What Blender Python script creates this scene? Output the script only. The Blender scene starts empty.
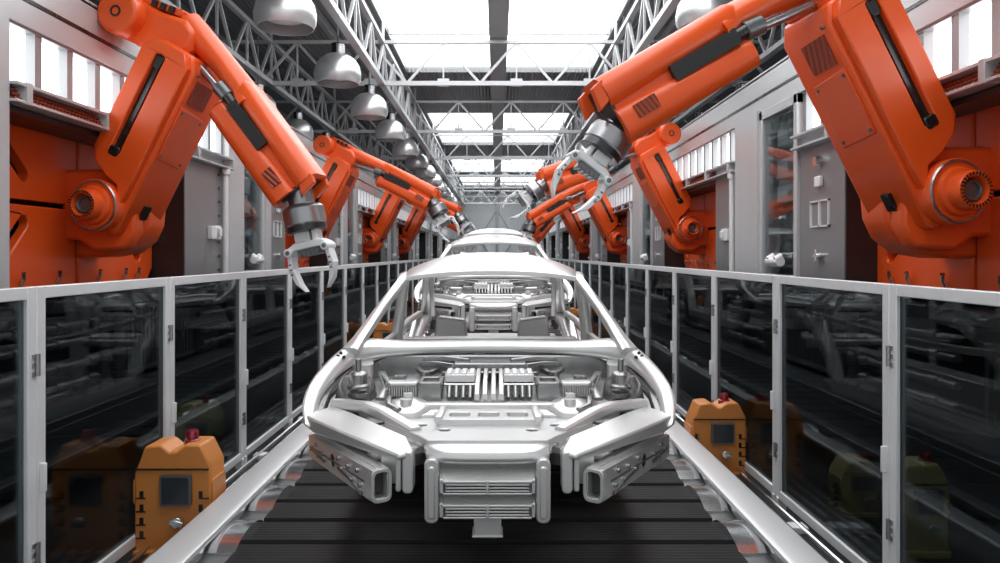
import bpy, math, random
from mathutils import Vector, Matrix
from mathutils.geometry import tessellate_polygon
random.seed(7)
S = bpy.context.scene
COL = S.collection
EZ = 1.75                      # eye height; coordinates below are written relative to the eye's height

# ---------------------------------------------------------------- camera, world, exposure
cd = bpy.data.cameras.new('camera'); cam = bpy.data.objects.new('camera', cd); COL.objects.link(cam)
cam.location = (0, 0, EZ); cam.rotation_euler = (math.pi/2, 0, 0)
cd.sensor_width = 36; cd.lens = 36*750/1000; cd.shift_x = 0.003; cd.shift_y = -0.0275
cd.clip_start = 0.05; cd.clip_end = 300
S.camera = cam
w = bpy.data.worlds.new('sky'); S.world = w; w.use_nodes = True
wb = w.node_tree.nodes['Background']; wb.inputs[0].default_value = (0.95, 0.98, 1.0, 1); wb.inputs[1].default_value = 0.74
S.view_settings.view_transform = 'Standard'; S.view_settings.look = 'None'
S.view_settings.gamma = 1; S.view_settings.use_curve_mapping = False
S.view_settings.exposure = 0.08
S.cycles.max_bounces = 8; S.cycles.diffuse_bounces = 4; S.cycles.glossy_bounces = 4
S.cycles.transparent_max_bounces = 16; S.cycles.use_denoising = True
SKY_STRENGTH = 3.6
WIN_STRENGTH = 2.6

# ---------------------------------------------------------------- materials
MATS = {}
def mat(name, col, rough=0.5, metal=0.0, coat=0.0, var=0.06, scale=6.0, bump=0.0, emit=None, stripes=None):
    m = bpy.data.materials.new(name); m.use_nodes = True; nt = m.node_tree; N = nt.nodes; L = nt.links
    b = N['Principled BSDF']; b.inputs['Metallic'].default_value = metal
    b.inputs['Coat Weight'].default_value = coat; b.inputs['Coat Roughness'].default_value = 0.15
    tc = N.new('ShaderNodeTexCoord'); no = N.new('ShaderNodeTexNoise'); no.inputs['Scale'].default_value = scale
    no.inputs['Detail'].default_value = 5
    L.new(tc.outputs['Object'], no.inputs['Vector'])
    r = N.new('ShaderNodeMapRange'); r.inputs['To Min'].default_value = max(.02, rough-var); r.inputs['To Max'].default_value = rough+var
    L.new(no.outputs['Fac'], r.inputs['Value']); L.new(r.outputs[0], b.inputs['Roughness'])
    mx = N.new('ShaderNodeMix'); mx.data_type = 'RGBA'
    mx.inputs[6].default_value = tuple(c*(1-var) for c in col)+(1,); mx.inputs[7].default_value = tuple(min(1, c*(1+var)) for c in col)+(1,)
    L.new(no.outputs['Fac'], mx.inputs[0]); L.new(mx.outputs[2], b.inputs['Base Color'])
    if stripes or bump:
        bp = N.new('ShaderNodeBump'); bp.inputs['Distance'].default_value = 0.02; bp.inputs['Strength'].default_value = bump or .5
        if stripes:
            wv = N.new('ShaderNodeTexWave'); wv.bands_direction = stripes[0]; wv.inputs['Scale'].default_value = stripes[1]
            L.new(tc.outputs['Object'], wv.inputs['Vector']); L.new(wv.outputs['Fac'], bp.inputs['Height'])
        else:
            n2 = N.new('ShaderNodeTexNoise'); n2.inputs['Scale'].default_value = 60; L.new(tc.outputs['Object'], n2.inputs['Vector']); L.new(n2.outputs['Fac'], bp.inputs['Height'])
        L.new(bp.outputs[0], b.inputs['Normal'])
    if emit:
        b.inputs['Emission Color'].default_value = tuple(emit[0])+(1,); b.inputs['Emission Strength'].default_value = emit[1]
    MATS[name] = m; return m
ORANGE = mat('orange_paint', (0.84, 0.10, 0.012), .36, 0, .10, .05, 3)
ORANGE_D = mat('orange_vent', (0.33, 0.055, 0.022), .6, 0, 0, .1, 20, .6, stripes=('DIAGONAL', 14))
ALU = mat('white_aluminium', (.80, .81, .82), .38, .2, 0, .04)
CAR = mat('car_silver_paint', (.70, .695, .69), .30, .60, .15, .012, 2)
CARD = mat('car_steel_shaded', (.30, .30, .30), .26, .8, 0, .02, 3)  # inner steel, darkened so the gaps between body parts look shaded
CARDK = mat('car_cavity_shade', (.05, .05, .05), .5, .3)  # shade inside holes and hollows, put into the colour
CHROME = mat('chrome', (.78, .78, .78), .18, 1.0, 0, .01, 2)
STEEL = mat('brushed_steel', (.36, .36, .37), .28, .9, 0, .02, 5)
DSTEEL = mat('dark_steel', (.17, .175, .18), .33, .6, 0, .06)
BLACK = mat('black_plastic', (.012, .012, .013), .28, 0, .2, .05)
RUBBER = mat('belt_rubber', (.011, .011, .012), .5, 0, 0, .05, 9, .08, stripes=('Y', 9))
BEAM = mat('side_beam_steel', (.60, .605, .61), .33, .6, 0, .02, 2)
FAC = mat('facade_light_metal', (.60, .61, .62), .36, .35, 0, .05, 1.5)
MULL = mat('window_mullion', (.36, .37, .38), .35, .4)
PANEL = mat('facade_grey_metal', (.31, .315, .32), .34, .55, 0, .06, 1.5)
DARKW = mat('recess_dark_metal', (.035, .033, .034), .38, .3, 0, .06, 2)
MACH = mat('machine_dark_grey', (.04, .043, .047), .30, .4, 0, .08, 3)
MACHB = mat('machine_mid_grey', (.12, .127, .135), .35, .4, 0, .08, 3)
FLOOR = mat('dark_concrete_floor', (.045, .046, .048), .32, 0, 0, .12, 2, .2)
ROOF = mat('corrugated_roof', (.23, .24, .25), .45, .3, 0, .05, 2, 1.0, stripes=('X', 3.2))
ENDW = mat('end_wall_cladding', (.78, .81, .83), .5, .1, 0, .05, 1, .6, stripes=('X', 2.2))
SIDEW = mat('hall_side_cladding', (.25, .26, .27), .5, .1, 0, .05, 1, .6, stripes=('Y', 2.2))
TRUSS = mat('truss_white_steel', (.58, .59, .60), .4, .3, 0, .06)
TRUSS_G = mat('truss_grey_steel', (.45, .46, .47), .4, .5, 0, .06)
LAMP = mat('lamp_aluminium', (.74, .74, .75), .34, .8, 0, .01, 2)
LAMPIN = mat('lamp_inner_reflector', (.80, .80, .80), .3, .3)
BOXO = mat('box_orange_plastic', (.60, .215, .045), .45, 0, .1, .06, 5)
BOXY = mat('box_yellow_olive', (.42, .38, .16), .45, 0, .1, .06, 5)
RED = mat('beacon_red', (.22, .006, .018), .15, 0, .5, .05)
SCREEN = mat('dark_screen', (.03, .035, .04), .2, 0, .5, .03)
PANE = mat('bright_window_pane', (.8, .8, .8), .2, 0, 0, .02, emit=((.96, .98, 1), WIN_STRENGTH))
SKYL = mat('skylight_pane', (.8, .8, .8), .4, 0, 0, .02, emit=((.96, .98, 1), SKY_STRENGTH))
RUBBER.node_tree.nodes['Principled BSDF'].inputs['Specular IOR Level'].default_value = .2
def glass(name, tint, ior=1.45, rough=0.02):
    m = bpy.data.materials.new(name); m.use_nodes = True; nt = m.node_tree; N = nt.nodes; L = nt.links
    N.remove(N['Principled BSDF']); out = N['Material Output']
    t = N.new('ShaderNodeBsdfTransparent'); t.inputs[0].default_value = tint+(1,)
    g = N.new('ShaderNodeBsdfGlossy'); g.inputs['Roughness'].default_value = rough; g.inputs[0].default_value = (.85, .88, .9, 1)
    fr = N.new('ShaderNodeFresnel'); fr.inputs[0].default_value = ior
    mx = N.new('ShaderNodeMixShader'); ml = N.new('ShaderNodeMath'); ml.operation = 'MULTIPLY'; ml.inputs[1].default_value = .38; L.new(fr.outputs[0], ml.inputs[0]); L.new(ml.outputs[0], mx.inputs[0]); L.new(t.outputs[0], mx.inputs[1]); L.new(g.outputs[0], mx.inputs[2])
    L.new(mx.outputs[0], out.inputs[0]); MATS[name] = m; return m
GLASS = glass('smoked_glass', (.46, .49, .50), 1.38)
CGLASS = glass('cabinet_glass', (.85, .88, .88), 1.4)

# ---------------------------------------------------------------- mesh builder
class MB:
    def __init__(s, M=None, sx=1): s.v = []; s.f = []; s.M = M or Matrix(); s.sx = sx
    def add(s, vs, fs):
        n = len(s.v)
        for p in vs:
            q = s.M @ Vector(p); s.v.append((q.x*s.sx, q.y, q.z))
        s.f += [tuple(i+n for i in f) for f in fs]; return s
    def box(s, x0, x1, y0, y1, z0, z1):
        vs = [(x, y, z) for x in (x0, x1) for y in (y0, y1) for z in (z0, z1)]
        return s.add(vs, [(0,1,3,2),(4,6,7,5),(0,4,5,1),(2,3,7,6),(0,2,6,4),(1,5,7,3)])
    def cbox(s, c, d): return s.box(c[0]-d[0]/2, c[0]+d[0]/2, c[1]-d[1]/2, c[1]+d[1]/2, c[2]-d[2]/2, c[2]+d[2]/2)
    def _fr(s, p0, p1, up=(0,0,1)):
        p0, p1 = Vector(p0), Vector(p1); t = (p1-p0).normalized(); u = Vector(up)
        if abs(t.dot(u)) > .97: u = Vector((1,0,0))
        a = t.cross(u).normalized(); b = a.cross(t).normalized(); return p0, p1, a, b
    def bar(s, p0, p1, wd, h, up=(0,0,1)):
        p0, p1, a, b = s._fr(p0, p1, up); vs = []
        for p in (p0, p1):
            for i, j in ((-1,-1),(1,-1),(1,1),(-1,1)): vs.append(p + a*wd/2*i + b*h/2*j)
        return s.add(vs, [(0,1,2,3),(4,7,6,5),(0,4,5,1),(1,5,6,2),(2,6,7,3),(3,7,4,0)])
    def cyl(s, p0, p1, r0, r1=None, n=20, caps=True):
        r1 = r0 if r1 is None else r1; p0, p1, a, b = s._fr(p0, p1); vs = []
        for p, r in ((p0, r0), (p1, r1)):
            for k in range(n):
                t = 2*math.pi*k/n; vs.append(p + a*r*math.cos(t) + b*r*math.sin(t))
        fs = [(k, (k+1) % n, n+(k+1) % n, n+k) for k in range(n)]
        if caps: fs += [tuple(range(n-1, -1, -1)), tuple(range(n, 2*n))]
        return s.add(vs, fs)
    def lathe(s, prof, o, ax=(0,0,1), n=28):
        o = Vector(o); _, _, a, b = s._fr(o, o+Vector(ax)); t = Vector(ax).normalized(); vs = []; fs = []
        for r, h in prof:
            for k in range(n):
                q = 2*math.pi*k/n; vs.append(o + t*h + a*r*math.cos(q) + b*r*math.sin(q))
        for i in range(len(prof)-1):
            for k in range(n): fs.append((i*n+k, i*n+(k+1) % n, (i+1)*n+(k+1) % n, (i+1)*n+k))
        return s.add(vs, fs)
    def tube(s, pts, r, n=8):
        secs = []
        for i, p in enumerate(pts):
            a0 = Vector(pts[max(0, i-1)]); a1 = Vector(pts[min(len(pts)-1, i+1)]); _, _, a, b = s._fr(a0, a1)
            rr = r[i] if isinstance(r, (list, tuple)) else r
            secs.append([Vector(p)+a*rr*math.cos(2*math.pi*k/n)+b*rr*math.sin(2*math.pi*k/n) for k in range(n)])
        return s.loft(secs)
    def rtube(s, pts, wd, h, up=(0,0,1)):
        secs = []
        for i, p in enumerate(pts):
            a0 = Vector(pts[max(0, i-1)]); a1 = Vector(pts[min(len(pts)-1, i+1)]); _, _, a, b = s._fr(a0, a1, up)
            ww = wd[i] if isinstance(wd, (list, tuple)) else wd; hh = h[i] if isinstance(h, (list, tuple)) else h
            c = .3
            secs.append([Vector(p)+a*ww/2*x+b*hh/2*y for x, y in ((-1,-1+c*1.2),(-1+c,-1),(1-c,-1),(1,-1+c*1.2),(1,1-c*1.2),(1-c,1),(-1+c,1),(-1,1-c*1.2))])
        return s.loft(secs)
    def loft(s, secs, caps=True, closed=True):
        n = len(secs[0]); vs = [p for c in secs for p in c]; fs = []
        for i in range(len(secs)-1):
            for k in range(n if closed else n-1): fs.append((i*n+k, i*n+(k+1) % n, (i+1)*n+(k+1) % n, (i+1)*n+k))
        if caps and closed: fs += [tuple(range(n-1, -1, -1)), tuple(range((len(secs)-1)*n, len(secs)*n))]
        return s.add(vs, fs)
    def prism(s, outer, h0, h1, axis='y', holes=()):
        mp = {'x': lambda u, v, q: (q, u, v), 'y': lambda u, v, q: (u, q, v), 'z': lambda u, v, q: (u, v, q)}[axis]
        loops = [outer]+list(holes); flat = [p for l in loops for p in l]; n = len(flat)
        vs = [mp(p[0], p[1], h0) for p in flat]+[mp(p[0], p[1], h1) for p in flat]; fs = []
        if holes:
            tri = tessellate_polygon([[Vector((p[0], p[1], 0)) for p in l] for l in loops])
            for t in tri: fs.append(tuple(t)); fs.append(tuple(i+n for i in reversed(t)))
        else:
            fs += [tuple(range(n)), tuple(range(2*n-1, n-1, -1))]
        o = 0
        for l in loops:
            k = len(l)
            for i in range(k): fs.append((o+i, o+(i+1) % k, n+o+(i+1) % k, n+o+i))
            o += k
        return s.add(vs, fs)
    def grid(s, rows):
        n = len(rows[0]); vs = [p for r in rows for p in r]
        return s.add(vs, [(i*n+k, i*n+k+1, (i+1)*n+k+1, (i+1)*n+k) for i in range(len(rows)-1) for k in range(n-1)])
    def build(s, name, m, parent=None, off=(0,0,0), bevel=0, sub=0, solid=0, loc=None, ang=35):
        me = bpy.data.meshes.new(name)
        if loc is not None: off = loc
        me.from_pydata([(v[0]-off[0], v[1]-off[1], v[2]-off[2]) for v in s.v], [], s.f)
        import bmesh
        bm = bmesh.new(); bm.from_mesh(me); bmesh.ops.recalc_face_normals(bm, faces=bm.faces); bm.to_mesh(me); bm.free()
        me.materials.append(m)
        me.polygons.foreach_set('use_smooth', [True]*len(me.polygons)); me.set_sharp_from_angle(angle=math.radians(ang))
        o = bpy.data.objects.new(name, me); COL.objects.link(o)
        if parent is not None: o.parent = parent
        if loc is not None: o.location = (loc[0], loc[1], loc[2]+EZ)
        elif parent is None: o.location = (0, 0, EZ)
        if solid: d = o.modifiers.new('thick', 'SOLIDIFY'); d.thickness = solid; d.offset = -1
        if bevel: d = o.modifiers.new('bevel', 'BEVEL'); d.width = bevel; d.segments = 2; d.limit_method = 'ANGLE'; d.angle_limit = math.radians(40); d.harden_normals = False
        if sub: d = o.modifiers.new('sub', 'SUBSURF'); d.levels = sub; d.render_levels = sub
        return o
def rnd(x0, x1, y0, y1, r, k=4):      # rounded rectangle outline
    out = []
    for cx, cy, a in ((x1-r, y1-r, 0), (x0+r, y1-r, 90), (x0+r, y0+r, 180), (x1-r, y0+r, 270)):
        for i in range(k+1):
            t = math.radians(a+90*i/k); out.append((cx+r*math.cos(t), cy+r*math.sin(t)))
    return out
def circ(cx, cy, r, n=20): return [(cx+r*math.cos(2*math.pi*i/n), cy+r*math.sin(2*math.pi*i/n)) for i in range(n)]
def slot2(p, q, r, k=6):
    p, q = Vector(p), Vector(q); a = math.atan2(q.y-p.y, q.x-p.x); out = []
    for c, b in ((q, a-math.pi/2), (p, a+math.pi/2)):
        for i in range(k+1): t = b+math.pi*i/k; out.append((c.x+r*math.cos(t), c.y+r*math.sin(t)))
    return out
def tag(o, label, cat, group=None):
    o['label'] = label; o['category'] = cat
    if group: o['group'] = group
    return o
def thing(name, label, cat, loc, group=None, rz=0):
    o = bpy.data.objects.new(name, None); COL.objects.link(o); o.empty_display_size = .1
    o.location = (loc[0], loc[1], loc[2]+EZ); o.rotation_euler = (0, 0, rz); return tag(o, label, cat, group)
def struct(o): o['kind'] = 'structure'; return o
def copy_tree(o, parent=None):
    c = o.copy(); COL.objects.link(c)
    if parent is not None: c.parent = parent
    for ch in [x for x in bpy.data.objects if x.parent == o]: copy_tree(ch, c)
    return c
NTH = ['nearest', 'second nearest', 'third nearest', 'fourth nearest', 'fifth nearest', 'sixth nearest', 'seventh nearest', 'eighth nearest',
       'ninth nearest', 'tenth nearest', 'eleventh nearest', 'twelfth nearest', 'thirteenth nearest', 'fourteenth nearest', 'fifteenth nearest',
       'sixteenth nearest', 'seventeenth nearest', 'eighteenth nearest', 'nineteenth nearest', 'twentieth nearest', 'twenty-first nearest',
       'twenty-second nearest', 'twenty-third nearest', 'twenty-fourth nearest', 'twenty-fifth nearest']
WL, WR = 3.3, 3.0                       # distance of the two machine facades
FL, FR = 2.10, 1.95                     # glass fences
FLOORZ = -1.75; BELTZ = -1.5; CX = -0.04; END = 55.0

# ================================================================ setting
struct(MB().box(-8.2, 8.2, -3, END+.3, FLOORZ-.1, FLOORZ).build('floor', FLOOR))
# roof with skylight openings
sky = [(1.0, 19.6), (25.3, 32.7), (37, 43.5), (46.5, 52.5)]
rf = MB(); rf.box(-8.2, -2.35, 0, END, 4.75, 4.85).box(2.45, 8.2, 0, END, 4.75, 4.85)
prev = 0
for a, b in sky+[(END, END)]:
    rf.box(-2.35, 2.45, prev, a, 4.75, 4.85); prev = b
struct(rf.build('ceiling', ROOF))
for i, (a, b) in enumerate(sky):
    o = struct(MB().box(-2.35, 2.45, a, b, 4.9, 4.93).build('window_%d' % (i+1), SKYL))
    fr = MB(); k = a
    while k < b-.3:
        fr.box(-2.35, 2.45, k, k+.06, 4.76, 4.89); k += 3.05
    fr.build('skylight_frame', TRUSS, o)
struct(MB().box(-8.2, 8.2, END, END+.15, FLOORZ, 5).build('wall_back', ENDW))
struct(MB().box(-8.3, -8.2, 0, END, FLOORZ, 5).build('wall_far_left', SIDEW))
struct(MB().box(8.2, 8.3, 0, END, FLOORZ, 5).build('wall_far_right', SIDEW))
# cross braces and rails on the end wall
br = MB()
for x0, x1 in ((-6, -2.6), (-2.6, 0), (0, 2.6), (2.6, 6)):
    br.bar((x0, END-.1, -.9), (x1, END-.1, 3.2), .09, .09); br.bar((x1, END-.1, -.9), (x0, END-.1, 3.2), .09, .09)
for x in (-6, -2.6, 0, 2.6, 6): br.box(x-.09, x+.09, END-.2, END, FLOORZ, 4.7)
br.box(-8, 8, END-.12, END, 1.0, 1.12)
struct(br.build('trim_1', TRUSS_G))

# ---------------- facades: segments per side
def segs_right():
    out = [('col', 1.2, 3.3)]
    for k in range(7):
        b = 7.0*k; out += [('rec', 3.3+b, 6.47+b), ('A', 6.47+b, 7.43+b), ('cab', 7.43+b, 8.5+b), ('col', 8.5+b, 9.3+b), ('B', 9.3+b, 10.3+b)]
    return out
def segs_left():
    out = [('col', 1.2, 5.0)]
    for k in range(7):
        b = 6.7*k; out += [('rec', 5.0+b, 7.93+b), ('B', 7.93+b, 9.1+b), ('col', 9.1+b, 9.62+b), ('cab', 9.62+b, 10.55+b), ('col', 10.55+b, 10.8+b), ('A', 10.8+b, 11.7+b)]
    return out
ZB, ZS, ZS2, ZW, ZT = -.28, 1.02, 1.16, 1.60, 2.03
nwin = len(sky); ntrim = 1
def facade(s, W, segs, side):
    global nwin, ntrim
    X = lambda a: s*(W+a)
    def bx(mb, a0, a1, y0, y1, z0, z1): mb.box(min(X(a0), X(a1)), max(X(a0), X(a1)), y0, y1, z0, z1); return mb
    y0, y1 = segs[0][1], min(segs[-1][2], END)
    wall = MB()
    bx(wall, 0, .12, y0, y1, ZW, 1.765); bx(wall, 0, .12, y0, y1, 1.80, ZT); bx(wall, .02, .10, y0, y1, 1.765, 1.80)
    bx(wall, 0, .9, y0, y1, ZT-.02, ZT+.02)
    bx(wall, .5, .56, y0, y1, ZB, ZS2)       # inner back sheet
    nA = nB = nC = 0
    for t, a, b in segs:
        if a >= END-.5: continue
        b = min(b, END-.1)
        if t == 'col': bx(wall, -.05, .2, a, b, ZB, ZW+.02)
    struct(wall.build('wall_'+side, FAC))
    ntrim += 1
    struct(bx(MB(), -.006, .03, y0, y1, 1.768, 1.797).build('trim_%d' % ntrim, BLACK))
    # dark sides of every bay: linings of the recesses
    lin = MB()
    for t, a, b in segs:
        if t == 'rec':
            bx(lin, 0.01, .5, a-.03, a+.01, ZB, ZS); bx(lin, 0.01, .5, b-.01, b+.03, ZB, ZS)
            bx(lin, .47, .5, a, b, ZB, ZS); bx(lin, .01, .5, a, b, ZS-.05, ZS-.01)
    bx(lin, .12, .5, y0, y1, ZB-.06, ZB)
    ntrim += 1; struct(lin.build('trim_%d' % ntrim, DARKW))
    # sill channel
    sl = MB()
    for t, a, b in segs:
        if t in ('rec', 'A', 'B') and a < END-.5:
            bx(sl, -.10, .12, a, b, ZS2-.025, ZS2); bx(sl, -.10, .12, a, b, ZS, ZS+.02); bx(sl, 0.02, .12, a, b, ZS, ZS2)
            k = a+.1
            while k < b: bx(sl, -.11, .0, k, k+.06, ZS-.005, ZS2+.005); k += 1.05
    ntrim += 1; struct(sl.build('trim_%d' % ntrim, FAC, bevel=.004))
    lv = MB()
    for t, a, b in segs:
        if t in ('rec',):
            for q in range(4): bx(lv, -.07+.015*q, .02, a+.02, b-.02, ZS+.025+.027*q, ZS+.04+.027*q)
    ntrim += 1; struct(lv.build('trim_%d' % ntrim, ORANGE_D))  # sill louvres, a reddish reflection put into their colour
    # windows above the sill
    runs = []; cur = None
    for t, a, b in segs:
        if t in ('rec', 'A', 'B') and a < END-.5:
            if cur and abs(cur[1]-a) < 1e-6: cur[1] = b
            else: cur = [a, b]; runs.append(cur)
        else: cur = None
    for a, b in runs:
        nwin += 1; b = min(b, END)
        fr = MB(); k = a
        bx(fr, .02, .1, a, b, ZS2, ZS2+.02); bx(fr, .02, .1, a, b, ZW-.02, ZW)
        while k < b-.02: bx(fr, 0.03, .10, k, min(k+.08, b), ZS2, ZW); k += .405
        fo = struct(fr.build('window_%d' % nwin, MULL))
        bx(MB(), .10, .12, a, b, ZS2, ZW).build('window_pane', PANE, fo)
    # panels and cabinets
    for t, a, b in segs:
        if a >= END-.5 or t in ('rec', 'col'): continue
        b = min(b, END-.1); loc = (X(.1), (a+b)/2, ZB)
        if t == 'A':
            th = thing('access_panel', '%s dark grey steel panel with small switches along the %s wall' % (NTH[nA], side), 'panel', loc, 'switch panels of the %s wall' % side); nA += 1
            bx(MB(), 0, .12, a+.005, b-.005, ZB, ZS).build('panel_sheet', PANEL, th, off=loc, bevel=.006)
            m = (a+b)/2
            f = MB()
            for u0, u1 in ((m-.20, m), (m, m+.2)):
                bx(f, -.02, 0, u0, u0+.015, .25, .5); bx(f, -.02, 0, u1-.015, u1, .25, .5); bx(f, -.02, 0, u0, u1, .25, .265); bx(f, -.02, 0, u0, u1, .485, .5)
            f.build('framed_plate', ALU, th, off=loc)
            bx(MB(), -.04, 0, m-.06, m+.06, .62, .72).build('switch_box', ALU, th, off=loc, bevel=.01)
            MB().cyl((X(.02), m, .86), (X(-.06), m, .86), .05).build('knob', CHROME, th, off=loc)
            q = MB(); q.cyl((X(.0), m, -.02), (X(-.05), m, -.02), .03)
            for d1, d2 in ((-.07, 0), (.07, 0), (0, -.06), (0, .06)): q.bar((X(-.04), m, -.02), (X(-.04), m+d1, -.02+d2), .03, .03)
            q.build('handwheel', CHROME, th, off=loc, bevel=.004)
        if t == 'B':
            th = thing('access_panel', '%s grey steel panel with riser pipe and latch along the %s wall' % (NTH[nB], side), 'panel', loc, 'latched panels of the %s wall' % side); nB += 1
            bx(MB(), 0, .12, a+.005, b-.005, ZB, ZS).build('panel_sheet', PANEL, th, off=loc, bevel=.006)
            e = b-.12 if s < 0 else a+.12; m = b-.42 if s < 0 else a+.42
            p = MB(); p.tube([(X(-.05), e, ZB), (X(-.05), e, .96)], .035, 12); p.cyl((X(-.05), e, .95), (X(-.05), e, 1.03), .055)
            p.build('riser_pipe', ALU, th, off=loc)
            q = MB(); z = ZB+.1
            while z < .95: q.cyl((X(.01), e-.1*(1 if s < 0 else -1), z), (X(-.03), e-.1*(1 if s < 0 else -1), z), .018, n=8); z += .16
            q.build('bolt_row', DSTEEL, th, off=loc)
            h = MB(); bx(h, -.06, 0, m-.14, m+.02, .17, .32); bx(h, -.05, 0, m+.05, m+.17, .17, .33); bx(h, -.09, -.05, m+.04, m+.1, .2, .3)
            h.build('latch', ALU, th, off=loc, bevel=.008)
        if t == 'cab':
            th = thing('equipment_cabinet', '%s glass-fronted equipment cabinet along the %s wall' % (NTH[nC], side), 'cabinet', loc, 'glass cabinets of the %s wall' % side); nC += 1
            z0, z1 = ZB, ZW
            f = MB(); bx(f, -.03, .1, a, a+.09, z0, z1); bx(f, -.03, .1, b-.09, b, z0, z1); bx(f, -.03, .1, a, b, z1-.1, z1); bx(f, -.03, .1, a, b, z0, z0+.06)
            f.build('frame', FAC, th, off=loc, bevel=.006)
            bx(MB(), .42, .48, a, b, z0, z1).build('back_sheet', FAC, th, off=loc)
            bx(MB(), .0, .012, a+.09, b-.09, z0+.06, z1-.1).build('door_glass', CGLASS, th, off=loc)
            for zz, h in ((1.18, .26), (.82, .22), (.56, .18)):
                u = MB(); bx(u, .12, .42, a+.12, b-.14, zz, zz+h); u2 = u.build('drawer_unit', FAC, th, off=loc, bevel=.01)
                bx(MB(), .10, .12, a+.3, b-.5, zz+.05, zz+h-.06).build('drawer_plate', PANEL, u2, off=loc)
            u = MB(); bx(u, .2, .42, a+.2, b-.3, .05, .5); bx(u, .14, .3, a+.25, b-.35, -.05, .12); bx(u, .16, .3, a+.28, b-.5, .3, .46)
            u.build('valve_block', STEEL, th, off=loc, bevel=.012)
            u = MB(); bx(u, .1, .16, a+.1, b-.1, .5, .54); u.build('shelf', ORANGE_D, th, off=loc)
            v = MB(); v.cyl((X(-.08), a+.3, -.08), (X(-.08), a+.62, -.08), .05); v.cyl((X(-.12), a+.34, -.06), (X(-.05), a+.34, -.02), .035); v.cyl((X(-.12), a+.55, -.06), (X(-.05), a+.55, -.02), .035)
            bx(v, -.1, .0, a+.28, a+.64, ZB, ZB+.04)
            v.build('clamp', ALU, th, off=loc, bevel=.004)
facade(-1, WL, segs_left(), 'left')
facade(1, WR, segs_right(), 'right')

# ---------------- dark machinery behind the glass, below the facade
def machinery(s, W, side):
    X = lambda a: s*(W+a)
    def bx(mb, a0, a1, y0, y1, z0, z1): mb.box(min(X(a0), X(a1)), max(X(a0), X(a1)), y0, y1, z0, z1); return mb
    LEN = 3.5; y0 = 1.3; loc = (X(0), y0, FLOORZ)
    th = thing('machine_unit', 'nearest dark machine unit with pipes and slatted rack behind the %s glass' % side, 'machine', loc, 'machine units behind the %s glass' % side)
    bx(MB(), .12, .45, y0, y0+LEN-.02, FLOORZ, -.36).build('housing', MACH, th, off=loc, bevel=.01)
    bx(MB(), -.08, .12, y0, y0+LEN-.02, -.44, -.35).build('top_beam', MACHB, th, off=loc, bevel=.01)
    l = MB(); bx(l, -.28, .12, y0, y0+LEN-.01, -1.2, -1.14); bx(l, -.28, -.2, y0, y0+LEN-.01, -1.42, -1.2); bx(l, -.38, -.28, y0, y0+LEN-.01, -1.42, -1.38)
    l.build('ledge', MACHB, th, off=loc, bevel=.008)
    b = MB()
    for k in range(9): b.cyl((X(-.09), y0+.2+k*.38, -.36), (X(-.13), y0+.2+k*.38, -.36), .022, n=10)
    b.build('bolt_row', STEEL, th, off=loc)
    for z in (-.55, -.68, -.86, -1.0):
        p = MB(); p.cyl((X(-.02), y0+.05, z), (X(-.02), y0+1.35, z), .028, n=12)
        for yy in (.25, .75, 1.2): p.cyl((X(-.02), y0+yy, z), (X(-.02), y0+yy+.1, z), .042, n=12)
        p.build('pipe', DSTEEL, th, off=loc)
    for yy in (1.5, 1.75):
        p = MB(); p.cyl((X(0), y0+yy, -1.14), (X(0), y0+yy, -.42), .04, n=12)
        for z in (-.6, -.9, -1.08): p.cyl((X(0), y0+yy, z), (X(0), y0+yy, z+.05), .06, n=12)
        p.build('pipe', DSTEEL, th, off=loc)
    r = MB()
    for k in range(18): bx(r, .02, .12, y0+1.95+k*.08, y0+1.98+k*.08, -1.05, -.5)
    bx(r, 0, .12, y0+1.93, y0+3.4, -.5, -.47); bx(r, 0, .12, y0+1.93, y0+3.4, -1.08, -1.05)
    r.build('slatted_rack', MACHB, th, off=loc)
    for yy in (2.2, 3.0):
        for z in (-.62, -.82): bx(MB(), -.02, .03, y0+yy, y0+yy+.08, z-.06, z+.02).build('tab', DSTEEL, th, off=loc)
    for i in range(1, 15):
        c = copy_tree(th); c.location.y = y0+LEN*i
        c['label'] = '%s dark machine unit with pipes and slatted rack behind the %s glass' % (NTH[i], side)
machinery(-1, WL, 'left'); machinery(1, WR, 'right')

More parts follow.
